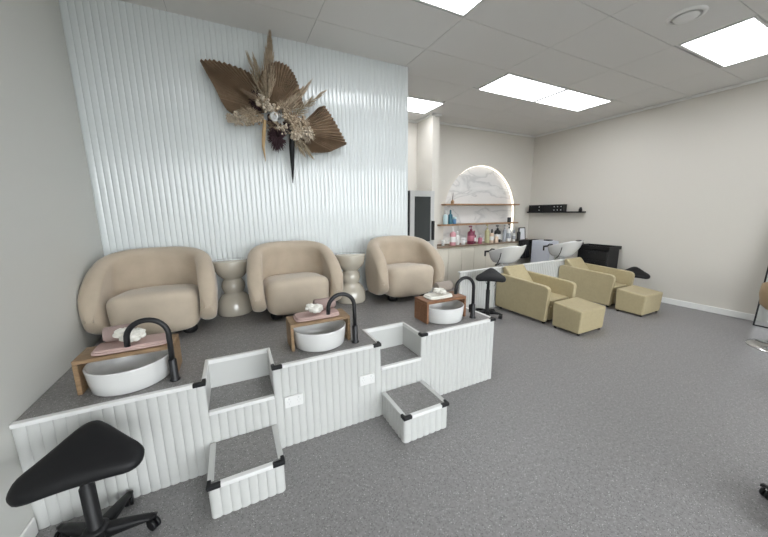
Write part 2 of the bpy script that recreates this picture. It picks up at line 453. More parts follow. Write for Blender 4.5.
# ------------------------------------------------------------------ tub chairs
def make_chair():
    t = thing('tub_chair', '', 'armchair', (0, 0, 0), 0, 'beige tub chairs on the platform')
    # shell centreline, from the left arm's front round the back to the right arm's front
    line = []
    for k in range(11): line.append((-.332, -.305+.295*k/10, 0))
    for k in range(1, 32):
        a = PI-PI*k/32; line.append((.332*math.cos(a), -.01+.252*math.sin(a)**.95, 0))
    line += [(-x, y, q) for x, y, q in line[:11][::-1]]
    P = [Vector((x, y, 0)) for x, y, _ in line]
    rings = []; N = len(P)
    L = [0]
    for a, b in zip(P, P[1:]): L.append(L[-1]+(b-a).length)
    tot = L[-1]
    for i in range(N):
        tg = (P[min(i+1, N-1)]-P[max(i-1, 0)]).normalized(); out = Vector((-tg.y, tg.x, 0))
        dd = min(L[i], tot-L[i])
        Lr = .66; u = min(1.0, dd/Lr)
        top = .215+.405*math.sqrt(max(0.0, 1-(1-u)**2.3))      # rim sweeps from the low arm front up to the back
        thi = .034*min(1, max(0, (dd-.30)/.35)); th = .056*math.sqrt(max(0.0, 1-(1-min(1, (dd+.003)/.07))**2))
        bot = .055+.15*(1-math.sqrt(max(0.0, 1-(1-min(1, dd/.26))**2)))
        ring = []
        hgt = top-bot; K = 10
        def bulge(z): u = (z-.30)/.33; return -.050*u*u
        zt = top-th*.9; zb = bot+th*.6
        for k in range(K+1):
            z = zb+(zt-zb)*k/K; ring.append(P[i]+out*(th+bulge(z))+Vector((0, 0, z)))
        for k in range(1, 8):
            a = PI*k/8; ring.append(P[i]+out*((th+thi*(a/PI)**1.5)*math.cos(a)+bulge(zt+th*.9*math.sin(a)))+Vector((0, 0, zt+th*.9*math.sin(a))))
        for k in range(K+1):
            z = zt-(zt-zb)*k/K; ring.append(P[i]+out*(-th-thi+bulge(z))+Vector((0, 0, z)))
        for k in range(1, 6):
            a = PI+PI*k/6; ring.append(P[i]+out*((th+thi*(2-a/PI))*math.cos(a)+bulge(zb))+Vector((0, 0, zb+th*.6*math.sin(a))))
        rings.append(ring)
    MB().rings(rings).build('backrest', M['velvet'], t)
    def shp(q):
        # crown on top, softly bowed front, narrower towards the floor
        u = (q.z-.19)/.15
        q.z += .012*(1-(q.x/.27)**2) if q.z > .2 else 0
        if q.y < -.15: q.y -= .028*(1-(q.x/.27)**2)
        q.z -= .09*(q.y+.14) if q.z > .1 else 0
        q.x *= 1+.02*u; q.y += -.012*u if q.y < 0 else 0
        return q
    MB().superbox((0, -.047, .186), (.266, .247, .150), 5.5, 12, shp).build('seat', M['velvet_seat'], t)
    MB().lathe([(.001, .048), (.22, .048), (.23, .056), (.23, .066), (.001, .066)], 36).build('underframe', M['blackp'], t)
    for x in (-.185, .185):
        for y in (-.17, .15):
            f = MB(); f.lathe([(.001, 0), (.036, 0), (.048, .015), (.05, .035), (.045, .05), (.001, .05)], 18, (x, y, 0)); f.build('foot', M['blackp'], t)
    return t
c0 = make_chair()
place(c0, (-.534, 2.785, ZP+.001), 0, 'beige velvet tub chair pushed into the corner by the left wall')
place(copy_tree(c0), (.462, 2.785, ZP+.001), 0, 'beige velvet tub chair between the two hourglass side tables')
place(copy_tree(c0), (1.575, 2.785, ZP+.001), 0, 'beige velvet tub chair at the end of the fluted wall beside the passage')

# hourglass side tables
tb = MB()
tb.lathe([(.001, 0), (.142, 0), (.149, .012), (.148, .05), (.140, .095), (.120, .135), (.098, .16), (.078, .172), (.080, .182), (.092, .205), (.096, .230), (.091, .258), (.078, .280), (.072, .290),
          (.084, .298), (.111, .322), (.134, .36), (.146, .40), (.150, .432), (.147, .441), (.001, .441)], 40)
tb = tb.build('side_table', M['gloss_beige'], None, (-.032, 2.968, ZP+.001))
tb.scale = (1, 1, 1.08)
tag(tb, 'glossy cream hourglass side table between the first two tub chairs', 'side table', 'hourglass side tables')
t2 = tb.copy(); COL.objects.link(t2); t2.location = (1.022, 2.815, ZP+.001); t2['label'] = 'glossy cream hourglass side table beside the tub chair at the wall end'

# ------------------------------------------------------------------ foot basins, shelves, taps, towels
def make_basin():
    t = thing('foot_basin', '', 'basin', (0, 0, 0), 0, 'round white foot basins')
    b = MB(); b.lathe([(.001, 0), (.154, 0), (.162, .008), (.168, .06), (.174, .118), (.174, .123), (.170, .126), (.164, .123), (.159, .06), (.150, .03), (.10, .022), (.001, .020)], 56)
    b.build('bowl', M['ceramic'], t)
    d = MB(); d.lathe([(.001, .021), (.02, .021), (.022, .0245), (.001, .027)], 20); d.build('drain', M['chrome'], t)
    return t
def make_rack(m):
    t = thing('bridge_shelf', '', 'wooden shelf', (0, 0, 0), 0, 'wooden shelves bridging the basins')
    MB().box(-.2, .2, -.092, .092, .158, .18, .003, 1).build('top_board', m, t)
    for s in (-1, 1):
        xa, xb = sorted((s*.2, s*.181)); MB().box(xa, xb, -.092, .092, 0, .158, .002, 1).build('side_board', m, t)
    return t
def make_tap():
    t = thing('basin_tap', '', 'tap', (0, 0, 0), 0, 'black gooseneck taps')
    b = MB(); b.lathe([(.001, 0), (.025, 0), (.025, .006), (.019, .012), (.019, .115), (.015, .122), (.001, .122)], 20); b.build('body', M['blackm'], t)
    path = [(0, 0, .11), (0, 0, .20), (0, 0, .262)]
    for k in range(1, 17):
        a = PI*k/16; path.append((-.088+.088*math.cos(a), .012*k/16, .262+.088*math.sin(a)))
    path.append((-.178, .013, .225))
    sp = MB(); sp.tube(path, .0135, 12); sp.build('spout', M['blackm'], t)
    h = MB(); h.tube([(0, 0, .055), (0, .028, .055), (0, .034, .055)], .011, 10); h.box(-.008, .008, .026, .042, .035, .105, .004, 2); h.build('handle', M['blackm'], t)
    return t
def folded_towel(x, y, z, sx, sy, rz, label, m):
    b = MB()
    for k, dz in enumerate((0, .011)):
        b.superbox((.004*k, .003*k, dz+.0075), (sx-.006*k, sy-.004*k, .0078), 6, 8)
    o = b.build('folded_towel', m, None, (x, y, z)); o.rotation_euler = (0, 0, rz)
    tag(o, label, 'towel', 'folded towels on the wooden shelves')
def rolled_towel(x, y, z, L, r, rz, label, m):
    b = MB(); n = 40; rings = []
    path = []
    for k in range(n+1):
        a = 2*PI*2.6*k/n; rr = r*(.22+.78*k/n); path.append((rr*math.cos(a), rr*math.sin(a)))
    th = r*.24
    prof = path+[(p[0]*(1-th/max(1e-3, math.hypot(*p))), p[1]*(1-th/max(1e-3, math.hypot(*p)))) for p in path[::-1] if math.hypot(*p) > th*1.02]
    b.tube([(-L/2, 0, 0), (-L/2+.003, 0, 0), (L/2-.003, 0, 0), (L/2, 0, 0)], [r*.86, r*.95, r*.95, r*.86], 20)
    for e_ in (-1, 1):
        b.tube([(e_*(L/2), p[0]*.9, p[1]*.9) for p in path], .0035, 5)
    # loose outer flap
    b.tube([(-L/2, r*.5, -r*.75), (L/2, r*.5, -r*.75)], r*.22, 8)
    o = b.build('rolled_towel', m, None, (x, y, z+r)); o.rotation_euler = (0, 0, rz)
    tag(o, label, 'towel', 'rolled towels on the wooden shelves')
def blossom(x, y, z, r, label, n=3, spread=.03):
    t = thing('white_flower', label, 'flower', (x, y, z), 0, 'white flowers on the towels')
    rnd = random.Random(int(x*1000)+5)
    for k in range(n):
        a = 2*PI*k/n+rnd.random(); cx, cy = spread*math.cos(a), spread*math.sin(a)*.6
        f = MB(); cz = r*.8+.010*(k % 2)
        f.ball((cx, cy, cz), r*.5, 2)
        for q in range(11):
            b_ = 2*PI*q/11*1.9; el = -.3+1.4*q/11
            d = Vector((math.cos(b_)*math.cos(el), math.sin(b_)*math.cos(el), math.sin(el)))
            f.ball(Vector((cx, cy, cz))+d*r*.5, r*.46, 1, (1, 1, .75))
        f.build('bloom', M['petal'], t)
BX = [(-.555, M['bamboo']), (.478, M['bamboo']), (1.54, M['brownwood'])]
where = ['below the tub chair by the left wall', 'below the tub chair between the side tables', 'at the platform end nearest the wash chairs']
bas = make_basin(); tap = make_tap()
for k, ((x, wm), wh) in enumerate(zip(BX, where)):
    b = bas if k == 0 else copy_tree(bas)
    place(b, ((-.549, .477, 1.513)[k], 1.966, ZP+.001), 0, 'round white ceramic foot basin '+wh); b.scale = ((1.06,)*2+(1,), (1.03,)*2+(1,), (1.02,)*2+(1,))[k]
    tp = tap if k == 0 else copy_tree(tap)
    place(tp, ((-.346, .692, 1.742)[k], 1.852, ZP+.001), 0, 'black gooseneck tap '+wh)
    r = make_rack(wm); r['label'] = ('light wood' if k < 2 else 'reddish wood')+' shelf bridging the basin '+wh
    place(r, ((-.548, .476, 1.512)[k], 1.990, ZP+.001)); r.scale = ((1.04, 1.0, .99)[k], 1, 1)
zt = ZP+.182
folded_towel(-.53, 1.985, zt, .165, .075, .03, 'dusty pink folded towel on the wooden shelf beside the left wall', M['pink'])
folded_towel(.465, 1.985, zt, .150, .072, .02, 'dusty pink folded towel on the middle basin\'s shelf', M['pink'])
folded_towel(1.48, 1.985, zt, .115, .068, 0, 'pale folded towel on the reddish wood shelf', M['petal'])
rolled_towel(-.595, 2.035, zt+.0275, .12, .042, .1, 'mauve rolled towel on the shelf beside the left wall', M['mauve'])
rolled_towel(.535, 2.035, zt+.0275, .14, .040, .05, 'mauve rolled towel on the middle basin\'s shelf', M['mauve'])
rolled_towel(1.575, 2.04, zt+.0275, .15, .042, .05, 'taupe rolled towel on the reddish wood shelf', M['taupe'])
blossom(-.535, 1.945, zt+.0275, .050, 'white flowers before the mauve towel beside the left wall', 3, .042)
blossom(.450, 1.945, zt+.0275, .046, 'white flowers before the mauve towel on the middle shelf', 3, .026)
blossom(1.475, 1.945, zt+.0275, .036, 'white flowers before the taupe towel on the reddish shelf', 3, .036)

# ------------------------------------------------------------------ dried flower arrangement on the fluted wall
deco = thing('dried_flower_arrangement', 'dried palm leaf and pampas arrangement hung on the fluted wall', 'wall decoration', (.44, WB-.02, 2.25))
O = Vector((.44, WB-.02, 2.25))
def palm_leaf(base, outline, y, tilt, np_=3):
    """pleated fan: folds run from the base to points along the outline"""
    b = MB(); B = Vector((base[0], y, base[1]))
    pts = []
    for a, c in zip(outline, outline[1:]):
        for k in range(np_):
            pts.append((a[0]+(c[0]-a[0])*k/np_, a[1]+(c[1]-a[1])*k/np_))
    pts.append(outline[-1])
    fine = []
    for i, (a, c) in enumerate(zip(pts, pts[1:])):
        fine.append((a, 0)); fine.append((((a[0]+c[0])/2, (a[1]+c[1])/2), 1))
    fine.append((pts[-1], 0))
    rows = 5; grid = []
    for (px, pz), fold in fine:
        col = []
        for r_ in range(rows+1):
            f = .06+.94*r_/rows
            p = Vector((base[0]+(px-base[0])*f, 0, base[1]+(pz-base[1])*f))
            if r_ == rows and fold: p = Vector((base[0]+(px-base[0])*1.007, 0, base[1]+(pz-base[1])*1.007))
            p.y = y-tilt*f*f*.5-(.032*f if fold else 0)
            col.append(b.bm.verts.new(p-O))
        grid.append(col)
    for a, c in zip(grid, grid[1:]):
        for r_ in range(rows): b.face([a[r_], a[r_+1], c[r_+1], c[r_]])
    o = b.build('palm_leaf', M['palm'], deco)
    sm = o.modifiers.new('thickness', 'SOLIDIFY'); sm.thickness = .004; sm.offset = 0
palm_leaf((.40, 2.31), [(.19, 2.255), (.10, 2.245), (.055, 2.275), (.02, 2.335), (-.02, 2.44), (-.07, 2.54), (-.107, 2.62), (-.02, 2.64), (.09, 2.632), (.21, 2.61), (.285, 2.575)], 3.07, .02)
palm_leaf((.44, 2.33), [(.31, 2.50), (.35, 2.60), (.40, 2.665), (.485, 2.71), (.57, 2.69), (.62, 2.63), (.65, 2.56), (.675, 2.45), (.69, 2.37)], 3.05, .05)
palm_leaf((.60, 2.17), [(.72, 2.26), (.84, 2.40), (.895, 2.418), (.94, 2.36), (1.0, 2.27), (1.06, 2.17), (1.105, 2.09), (1.02, 2.05), (.93, 2.005), (.84, 1.99), (.755, 1.985)], 3.07, .03)
def plume(p0, p1, r, n, m, name, seed, blade=.09, fuzz=.35):
    rnd = random.Random(seed); b = MB(); A, C = Vector(p0)-O, Vector(p1)-O; ax = (C-A).normalized()
    b.tube([A, A.lerp(C, .5), C], [.004, .003, .001], 5)
    for k in range(n):
        f = rnd.random()**.8
        s = A.lerp(C, f*.92); wd = r*1.15*min(1, f*5+.2)*max(.06, 1-f)**.8
        d = Vector((rnd.uniform(-1, 1), rnd.uniform(-1, .2), rnd.uniform(-1, 1))); d -= ax*d.dot(ax); d.normalize()
        e_ = s+ax*blade*rnd.uniform(.6, 1.1)+d*wd
        b.tube([s, s.lerp(e_, .55)+d*wd*.2, e_], [.003, .0026, .0006], 3)
    b.build(name, m, deco)
plume((.38, 3.03, 2.36), (.435, 3.04, 2.87), .075, 260, M['straw'], 'pampas_plume', 3, .16)
plume((.36, 3.04, 2.34), (.255, 3.05, 2.72), .055, 96, M['grass'], 'grass_plume', 4, .1)
plume((.38, 3.02, 2.32), (.30, 3.04, 2.70), .055, 96, M['grass'], 'grass_plume', 5, .1)
plume((.50, 3.02, 2.28), (.75, 3.03, 2.58), .055, 144, M['straw'], 'pampas_plume', 6, .1)
plume((.55, 3.02, 2.25), (.885, 3.03, 2.53), .055, 96, M['grass'], 'grass_plume', 7, .1)
plume((.50, 3.02, 2.30), (.68, 3.04, 2.50), .055, 96, M['straw'], 'grass_plume', 8, .1)
plume((.60, 3.02, 2.14), (.74, 3.04, 1.96), .055, 80, M['grass'], 'grass_plume', 9, .08)
plume((.58, 3.02, 2.12), (.66, 3.04, 1.98), .055, 64, M['grass'], 'grass_plume', 10, .08)
plume((.40, 3.0, 2.32), (.20, 3.0, 2.42), .055, 96, M['palm'], 'grass_plume', 11, .08)
def cluster(c, r, n, m, name, seed, sz=.012, flat=.6):
    rnd = random.Random(seed); b = MB(); C = Vector(c)-O
    for k in range(n):
        d = Vector((rnd.gauss(0, 1), rnd.gauss(0, 1), rnd.gauss(0, 1))).normalized()*rnd.random()**.5
        p = C+Vector((d.x*r[0], d.y*r[1]-.01, d.z*r[2]))
        b.ball(p, sz*rnd.uniform(.6, 1.3), 1, (1, flat, 1))
        if k % 2 == 0: b.tube([C+(p-C)*.2, p], .0018, 3)
    b.build(name, m, deco)
cluster((.155, 3.05, 2.215), (.13, .04, .055), 130, M['cream'], 'flower_spray', 1, .011)
cluster((.27, 3.03, 2.225), (.09, .04, .05), 70, M['straw'], 'flower_spray', 12, .011)
cluster((.33, 3.0, 2.37), (.06, .04, .05), 60, M['cream'], 'flower_spray', 2, .013)
cluster((.425, 2.98, 2.27), (.05, .035, .09), 60, M['straw'], 'flower_spray', 13, .014)
cluster((.52, 3.0, 2.27), (.07, .04, .06), 60, M['straw'], 'flower_spray', 14, .013)
cluster((.62, 3.0, 2.22), (.09, .04, .08), 90, M['straw'], 'flower_spray', 3, .013)
cluster((.60, 2.99, 2.12), (.05, .03, .05), 50, M['cream'], 'flower_spray', 15, .014)
cluster((.70, 3.0, 2.15), (.07, .035, .06), 80, M['cream'], 'flower_spray', 4, .012)
def burst(c, r, n, m, name, seed, w_=.004):
    rnd = random.Random(seed); b = MB(); C = Vector(c)-O
    for k in range(n):
        d = Vector((rnd.gauss(0, 1), rnd.gauss(-.5, .6), rnd.gauss(0, 1))).normalized()
        L = rnd.uniform(.6, 1.0); e_ = C+Vector((d.x*r[0], d.y*r[1], d.z*r[2]))*L
        s0 = C+(e_-C)*rnd.uniform(0, .35)
        b.tube([s0, s0.lerp(e_, .6)+Vector((rnd.uniform(-.006, .006), 0, rnd.uniform(-.006, .006))), e_], [w_*.5, w_, w_*.25], 4)
    b.build(name, m, deco)
burst((.44, 3.03, 2.10), (.095, .05, .15), 330, M['plum'], 'plum_bloom', 21, .0045)
burst((.29, 3.03, 2.37), (.08, .04, .11), 140, M['plum'], 'plum_bloom', 22, .005)
burst((.50, 3.02, 2.21), (.12, .04, .11), 200, M['plum'], 'plum_bloom', 23, .005)
burst((.33, 3.0, 2.36), (.07, .05, .07), 70, M['straw'], 'dried_bloom', 24, .005)
burst((.60, 2.99, 2.13), (.08, .05, .08), 90, M['straw'], 'dried_bloom', 25, .005)
burst((.66, 3.0, 2.22), (.10, .05, .09), 90, M['straw'], 'dried_bloom', 26, .004)
burst((.47, 2.98, 2.24), (.05, .04, .06), 60, M['grey'], 'dried_bloom', 27, .005)
burst((.50, 2.99, 2.33), (.09, .04, .08), 70, M['straw'], 'dried_bloom', 28, .004)
burst((.44, 3.02, 2.20), (.10, .05, .10), 90, M['palm'], 'dried_bloom', 31, .005)
burst((.23, 3.02, 2.26), (.12, .05, .07), 90, M['straw'], 'dried_bloom', 32, .003)
burst((.12, 3.03, 2.20), (.09, .04, .06), 80, M['cream'], 'dried_bloom', 33, .003)
burst((.70, 3.0, 2.13), (.10, .05, .09), 90, M['cream'], 'dried_bloom', 34, .003)
burst((.56, 3.0, 2.26), (.12, .05, .09), 90, M['palm'], 'dried_bloom', 35, .004)
cluster((.38, 2.97, 2.31), (.05, .03, .05), 40, M['cream'], 'flower_spray', 36, .012)
cluster((.48, 2.97, 2.16), (.05, .03, .06), 30, M['cream'], 'flower_spray', 37, .010)
pod = MB(); C = Vector((.415, 2.945, 2.24))-O
pod.rings([[C+Vector((r*math.cos(2*PI*k/16), d, r*1.15*math.sin(2*PI*k/16))) for k in range(16)] for r, d in ((.012, .04), (.030, .02), (.036, 0), (.030, -.008), (.014, -.004), (.010, .004))])
pod.build('seed_pod', M['grey'], deco)
st = MB(); st.tube([Vector(p)-O for p in ((.345, 3.0, 2.22), (.33, 3.02, 2.12), (.318, 3.04, 2.0), (.33, 3.05, 1.88))], [.012, .017, .012, .002], 8); st.build('tan_stalk', M['tan'], deco)
st = MB(); st.tube([Vector(p)-O for p in ((.57, 3.0, 2.16), (.563, 3.02, 2.0), (.562, 3.04, 1.85), (.56, 3.06, 1.70))], [.026, .024, .015, .004], 10); st.build('black_stalk', M['leather'], deco)
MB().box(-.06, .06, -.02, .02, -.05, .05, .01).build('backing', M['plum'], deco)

# ------------------------------------------------------------------ saddle stools
def make_stool(label, loc, rz, seat_z, base_rz, seat_scale=1.0, base_r=.20):
    t = thing('saddle_stool', label, 'stool', loc, 0, 'black saddle stools on castors')
    cr, sr = math.cos(rz), math.sin(rz)
    # seat: rounded triangular saddle, high rounded back, two drooping corners in front
    cx0, cy0 = .03, -.05                       # centre of the seat relative to the column
    tri = [(-.150, -.035), (.145, -.030), (.0, .085)]; cr_ = .052
    out = []
    for i in range(3):
        a0, b0, c0_ = Vector(tri[i-1]), Vector(tri[i]), Vector(tri[(i+1) % 3])
        d1, d2 = (b0-a0).normalized(), (c0_-b0).normalized()
        a1 = math.atan2(-d1.x, d1.y); a2 = math.atan2(-d2.x, d2.y)
        while a2 < a1: a2 += 2*PI
        for k in range(9):
            t_ = a1+(a2-a1)*k/8; out.append((b0.x+cr_*math.cos(t_), b0.y+cr_*math.sin(t_)))
        nx_ = Vector(tri[(i+1) % 3]); e1 = b0+Vector((math.cos(a2), math.sin(a2)))*cr_; e2 = nx_+Vector((math.cos(a2), math.sin(a2)))*cr_
        for k in range(1, 6): p_ = e1.lerp(e2, k/6); out.append((p_.x, p_.y))
    def ztop(x, y): return .42*y-.35*x*x+.022*math.exp(-((x/.10)**2+((y-.08)/.08)**2))
    def P(i, f, z):
        x, y = out[i][0]*f, out[i][1]*f
        z_ = ztop(x, y)+z
        x, y = (x+cx0)*seat_scale, (y+cy0)*seat_scale
        return (x*cr-y*sr, x*sr+y*cr, seat_z+z_)
    prof = [(.03, .004), (.25, .004), (.5, .003), (.72, .0), (.88, -.006), (.96, -.014), (1.0, -.028), (.985, -.042), (.93, -.050), (.7, -.054), (.3, -.054), (.03, -.054)]
    s = MB(); s.rings([[P(k, f, z) for k in range(len(out))] for f, z in prof]); s.build('seat', M['leather'], t)
    c = MB(); c.lathe([(.001, .07), (.034, .07), (.034, .10), (.026, .11), (.026, seat_z*.62), (.020, seat_z*.63), (.018, seat_z-.045), (.001, seat_z-.045)], 18); c.build('gas_column', M['blackp'], t)
    p_ = MB(); p_.box(-.06, .06, -.05, .05, seat_z-.075, seat_z-.05, .008); p_.build('tilt_plate', M['blackp'], t)
    l = MB(); a = rz-.35; l.tube([(.03*math.cos(a), .03*math.sin(a), seat_z-.062), (.12*math.cos(a), .12*math.sin(a), seat_z-.064)], .004, 6)
    l.tube([(.12*math.cos(a), .12*math.sin(a), seat_z-.064), (.165*math.cos(a), .165*math.sin(a), seat_z-.066)], .009, 8); l.build('lever', M['blackp'], t)
    h = MB(); h.lathe([(.001, .048), (.045, .048), (.05, .06), (.045, .098), (.03, .108), (.001, .108)], 20); h.build('hub', M['blackp'], t)
    for k in range(5):
        a = base_rz+2*PI*k/5; ca, sa = math.cos(a), math.sin(a)
        arm = MB(); n = 8; rings = []
        for i in range(n+1):
            f = i/n; r_ = .03+(base_r-.02)*f; w_ = .026-.007*f; z0 = .052+.006*f; z1 = .098-.020*f-.01*f*f
            if i == n: r_ += .012; w_ *= .55; z0 += .006; z1 -= .008
            rings.append([(r_*ca-w_*q*sa, r_*sa+w_*q*ca, z) for q, z in ((-1, z0), (1, z0), (1, z1-.008), (.6, z1), (-.6, z1), (-1, z1-.008))])
        arm.rings(rings); ar = arm.build('base_leg', M['blackp'], t)
        cx, cy = (base_r)*ca, (base_r)*sa
        cs = MB(); cs.tube([(cx, cy, .055), (cx, cy, .035)], .007, 8)
        cs.build('castor_fork', M['chrome'], ar)
        b = a+.8+k*1.3; bx, by = math.cos(b), math.sin(b)
        wh = MB()
        for s_ in (-1, 1):
            wh.tube([(cx+bx*s_*.004+by*.008, cy+by*s_*.004-bx*.008, .026), (cx+bx*s_*.016+by*.008, cy+by*s_*.016-bx*.008, .026)], .026, 16)
        wh.build('castor_wheel', M['blackp'], ar)
    return t
make_stool('large black saddle stool closest to the camera, before the platform end by the left wall', (-.638, 1.525, 0), 0.0, .492, -.02, 1.0, .19)
s1 = make_stool('black saddle stool standing at the low fluted divider beside the first olive chair', (3.01, 2.93, 0), -.81, .605, .3, .95, .18)
cab = MB(); cab.tube([(.10*math.cos(k*.32-1.2)+.07, .02*math.sin(k*.6), .50+.09*math.sin(k*.32-1.2)) for k in range(16)], .004, 6); cab.build('cable_loop', M['blackp'], s1)
make_stool('black saddle stool at the right wall beyond the second olive chair', (5.61, 2.48, 0), -1.16, .465, .9, 1.0, .17)
make_stool('black stool mostly outside the photo, only castor legs at the bottom right corner', (2.21, .11, 0), .5, .5, 2.6, 1.0, .20)

# ------------------------------------------------------------------ wash chairs, footstools, bowls
def make_wash_chair():
    t = thing('wash_chair', '', 'armchair', (0, 0, 0), 0, 'olive wash chairs')
    W = .285
    prof = [(.012, .035), (-.012, .43), (-.004, .465), (.025, .488), (.07, .495), (.60, .52), (.76, .527), (.805, .515), (.82, .48), (.82, .035)]
    for s in (-1, 1):
        xa, xb = sorted((s*W, s*(W-.062)))
        a = MB(); a.prism(prof, 'x', xa, xb, .012, 3); a.build('armrest', M['olive'], t)
    b = MB(); b.box(-W+.116, W-.063, .03, .60, .22, .30, .025, 3); b.build('seat_cushion', M['olive'], t)
    b = MB(); b.box(-W+.117, W-.064, .03, .62, .035, .218, .012, 2); b.build('seat_base', M['olive'], t)
    b = MB(); pr = [(.50, .29), (.58, .28), (.80, .44), (.825, .60), (.80, .625), (.765, .62)]
    b.prism(pr, 'x', -W+.117, W-.064, .02, 3); b.build('backrest', M['olive'], t)
    b = MB(); b.prism([(.745, .61), (.80, .625), (.82, .56), (.79, .52)], 'x', -.11, .11, .012, 2); b.build('neck_pad', M['olive'], t)
    for x in (-.22, .22):
        for y in (.06, .76):
            f = MB(); f.lathe([(.001, 0), (.02, 0), (.02, .036), (.001, .036)], 12, (x, y, 0)); f.build('foot', M['blackp'], t)
    return t
def make_ottoman():
    t = thing('footstool', '', 'footstool', (0, 0, 0), 0, 'olive cube footstools')
    b = MB(); b.prism([(-.165, .022), (.165, .022), (.175, .325), (-.178, .292)], 'x', -.235, .235, .016, 3); b.build('cushion', M['olive'], t)
    for x in (-.2, .2):
        for y in (-.14, .14):
            f = MB(); f.lathe([(.001, 0), (.016, 0), (.016, .02), (.001, .02)], 10, (x, y, 0)); f.build('foot', M['blackp'], t)
    return t
def make_bowl():
    t = thing('shampoo_bowl', '', 'wash basin', (0, 0, 0), 0, 'white shampoo bowls')
    N = 40; rings = []
    def ring(sx, sy, z, cy, tilt):
        out = []
        for k in range(N):
            a = 2*PI*k/N; ca, sa = math.cos(a), math.sin(a)
            x = sx*math.copysign(abs(ca)**.75, ca); y = cy+sy*math.copysign(abs(sa)**.75, sa)
            zz = z+tilt*(-(y-.0))*1.0
            if sa < -.75 and abs(x) < sx*.45 and tilt > .05: zz -= .02*(1-(x/(sx*.45))**2)
            out.append((x, y, zz))
        return out
    for sx, sy, z, cy, tl in ((.12, .11, .615, .05, 0), (.165, .15, .63, .04, .03), (.195, .19, .68, .03, .12), (.222, .225, .75, .01, .22), (.238, .243, .815, 0, .28), (.245, .25, .835, 0, .30), (.240, .245, .845, 0, .30), (.225, .23, .838, 0, .29),
                              (.20, .20, .78, .01, .20), (.165, .16, .70, .03, .08), (.12, .10, .665, .05, .02), (.01, .01, .66, .05, 0)):
        rings.append(ring(sx, sy, z, cy, tl))
    MB().rings(rings).build('bowl', M['ceramic'], t)
    p = MB(); p.box(-.10, .10, .0, .16, 0, .02, .005); p.box(-.075, .075, .02, .14, .02, .62, .01); p.build('pedestal', M['edge'], t)
    f = MB(); f.tube([(-.17, .285, .775), (.03, .285, .775)], .016, 10); f.tube([(-.07, .285, .785), (-.07, .25, .815), (-.07, .19, .815)], .010, 8)
    f.tube([(-.17, .285, .70), (-.17, .285, .79)], .014, 8); f.tube([(.03, .285, .70), (.03, .285, .79)], .014, 8); f.build('mixer_tap', M['blackm'], t)
    h = MB(); h.tube([(-.235, -.1, .80), (-.245, -.09, .72), (-.255, -.06, .64), (-.235, -.0, .60), (-.16, .05, .58), (-.08, .06, .60)], .006, 8); h.build('hose', M['blackp'], t)
    return t
wc = make_wash_chair(); ot = make_ottoman(); bw = make_bowl()
place(wc, (3.695, 2.352, 0), 0, 'olive green leather wash chair nearer the platform')
place(copy_tree(wc), (5.12, 2.352, 0), 0, 'olive green leather wash chair nearer the right wall')
place(ot, (3.662, 2.105, 0), 0, 'olive green cube footstool before the wash chair nearer the platform')
place(copy_tree(ot), (5.025, 2.10, 0), 0, 'olive green cube footstool before the wash chair nearer the right wall')
place(bw, (3.81, 3.36, 0), 0, 'white tilted shampoo bowl behind the wash chair nearer the platform')
place(copy_tree(bw), (5.235, 3.36, 0), 0, 'white tilted shampoo bowl behind the wash chair nearer the right wall')
# low fluted divider behind the chairs
t = thing('low_divider', 'low white fluted divider standing behind the wash chairs', 'divider', (0, 0, 0))
MB().flutes((2.755, 3.20), (1, 0), 2.55, 0, .585).build('fluted_panel', M['pflute'], t)
MB().box(2.755, 5.305, 3.208, 3.215, 0, .585).build('core', M['edge'], t)
MB().box(2.745, 5.31, 3.19, 3.245, .585, .602, .004).build('top_cap', M['edge'], t)

# ------------------------------------------------------------------ counter, shelves and products
CF = 4.36
ct = thing('countertop', 'brown wood countertop along the far wall', 'countertop', (0, 0, 0))
MB().box(3.166, XR-.004, CF, YB-.003, .775, .80, .004).build('board', M['counter'], ct)
MB().box(3.166, XR-.004, YB-.018, YB-.003, .80, .815, .003).build('upstand', M['counter'], ct)
xs = [3.17, 3.80, 4.10, 4.70, 5.30]
cl = ['cream base cabinet beside the wing wall', 'narrow cream base cabinet behind the first tub chair side of the counter', 'wide cream base cabinet behind the stool at the divider', 'cream base cabinet behind the first shampoo bowl']
for k, (a, b) in enumerate(zip(xs, xs[1:])):
    c = thing('base_cabinet', cl[k], 'cabinet', ((a+b)/2, CF+.03, 0), 0, 'cream base cabinets')
    h = (b-a)/2
    MB().box(-h+.001, h-.001, .02, YB-.005-CF-.03, .08, .774).build('carcass', M['cab'], c)
    MB().box(-h+.001, h-.001, .04, .06, 0, .08).build('plinth', M['cab'], c)
    nd = 2 if b-a > .4 else 1
    for q in range(nd):
        x0 = -h+2*h*q/nd; x1 = x0+2*h/nd
        MB().box(x0+.003, x1-.003, 0, .019, .085, .765, .002, 1).build('door', M['cab'], c)
for z, x0, l in ((1.545, 3.50, 'upper oak shelf across the arched niche'), (1.172, 3.40, 'lower oak shelf across the arched niche')):
    s = MB(); s.box(x0, 5.41, 4.52, YB+.08, z-.014, z+.014, .003, 1)
    s = s.build('wall_shelf', M['oak']); tag(s, l, 'shelf', 'oak shelves in the niche')
# led strip in the niche reveal
l = MB(); ins = .008; path = [(NX-NR+ins, NB+.02)]+[(NX-(NR-ins)*math.cos(PI*k/seg), NS+(NR-ins)*math.sin(PI*k/seg)) for k in range(seg+1)]+[(NX+NR-ins, NB+.02)]
l.rings([[(p[0], YB+.03, p[1]), (p[0], YB+.065, p[1]), (p[0]+(NX-p[0])*.006, YB+.065, p[1]+(NS-p[1])*.006 if p[1] > NS else p[1]), (p[0]+(NX-p[0])*.006, YB+.03, p[1]+(NS-p[1])*.006 if p[1] > NS else p[1])] for p in path], smooth=False)
tag(l.build('led_strip', M['led']), 'warm white light strip following the arch of the niche', 'light strip')

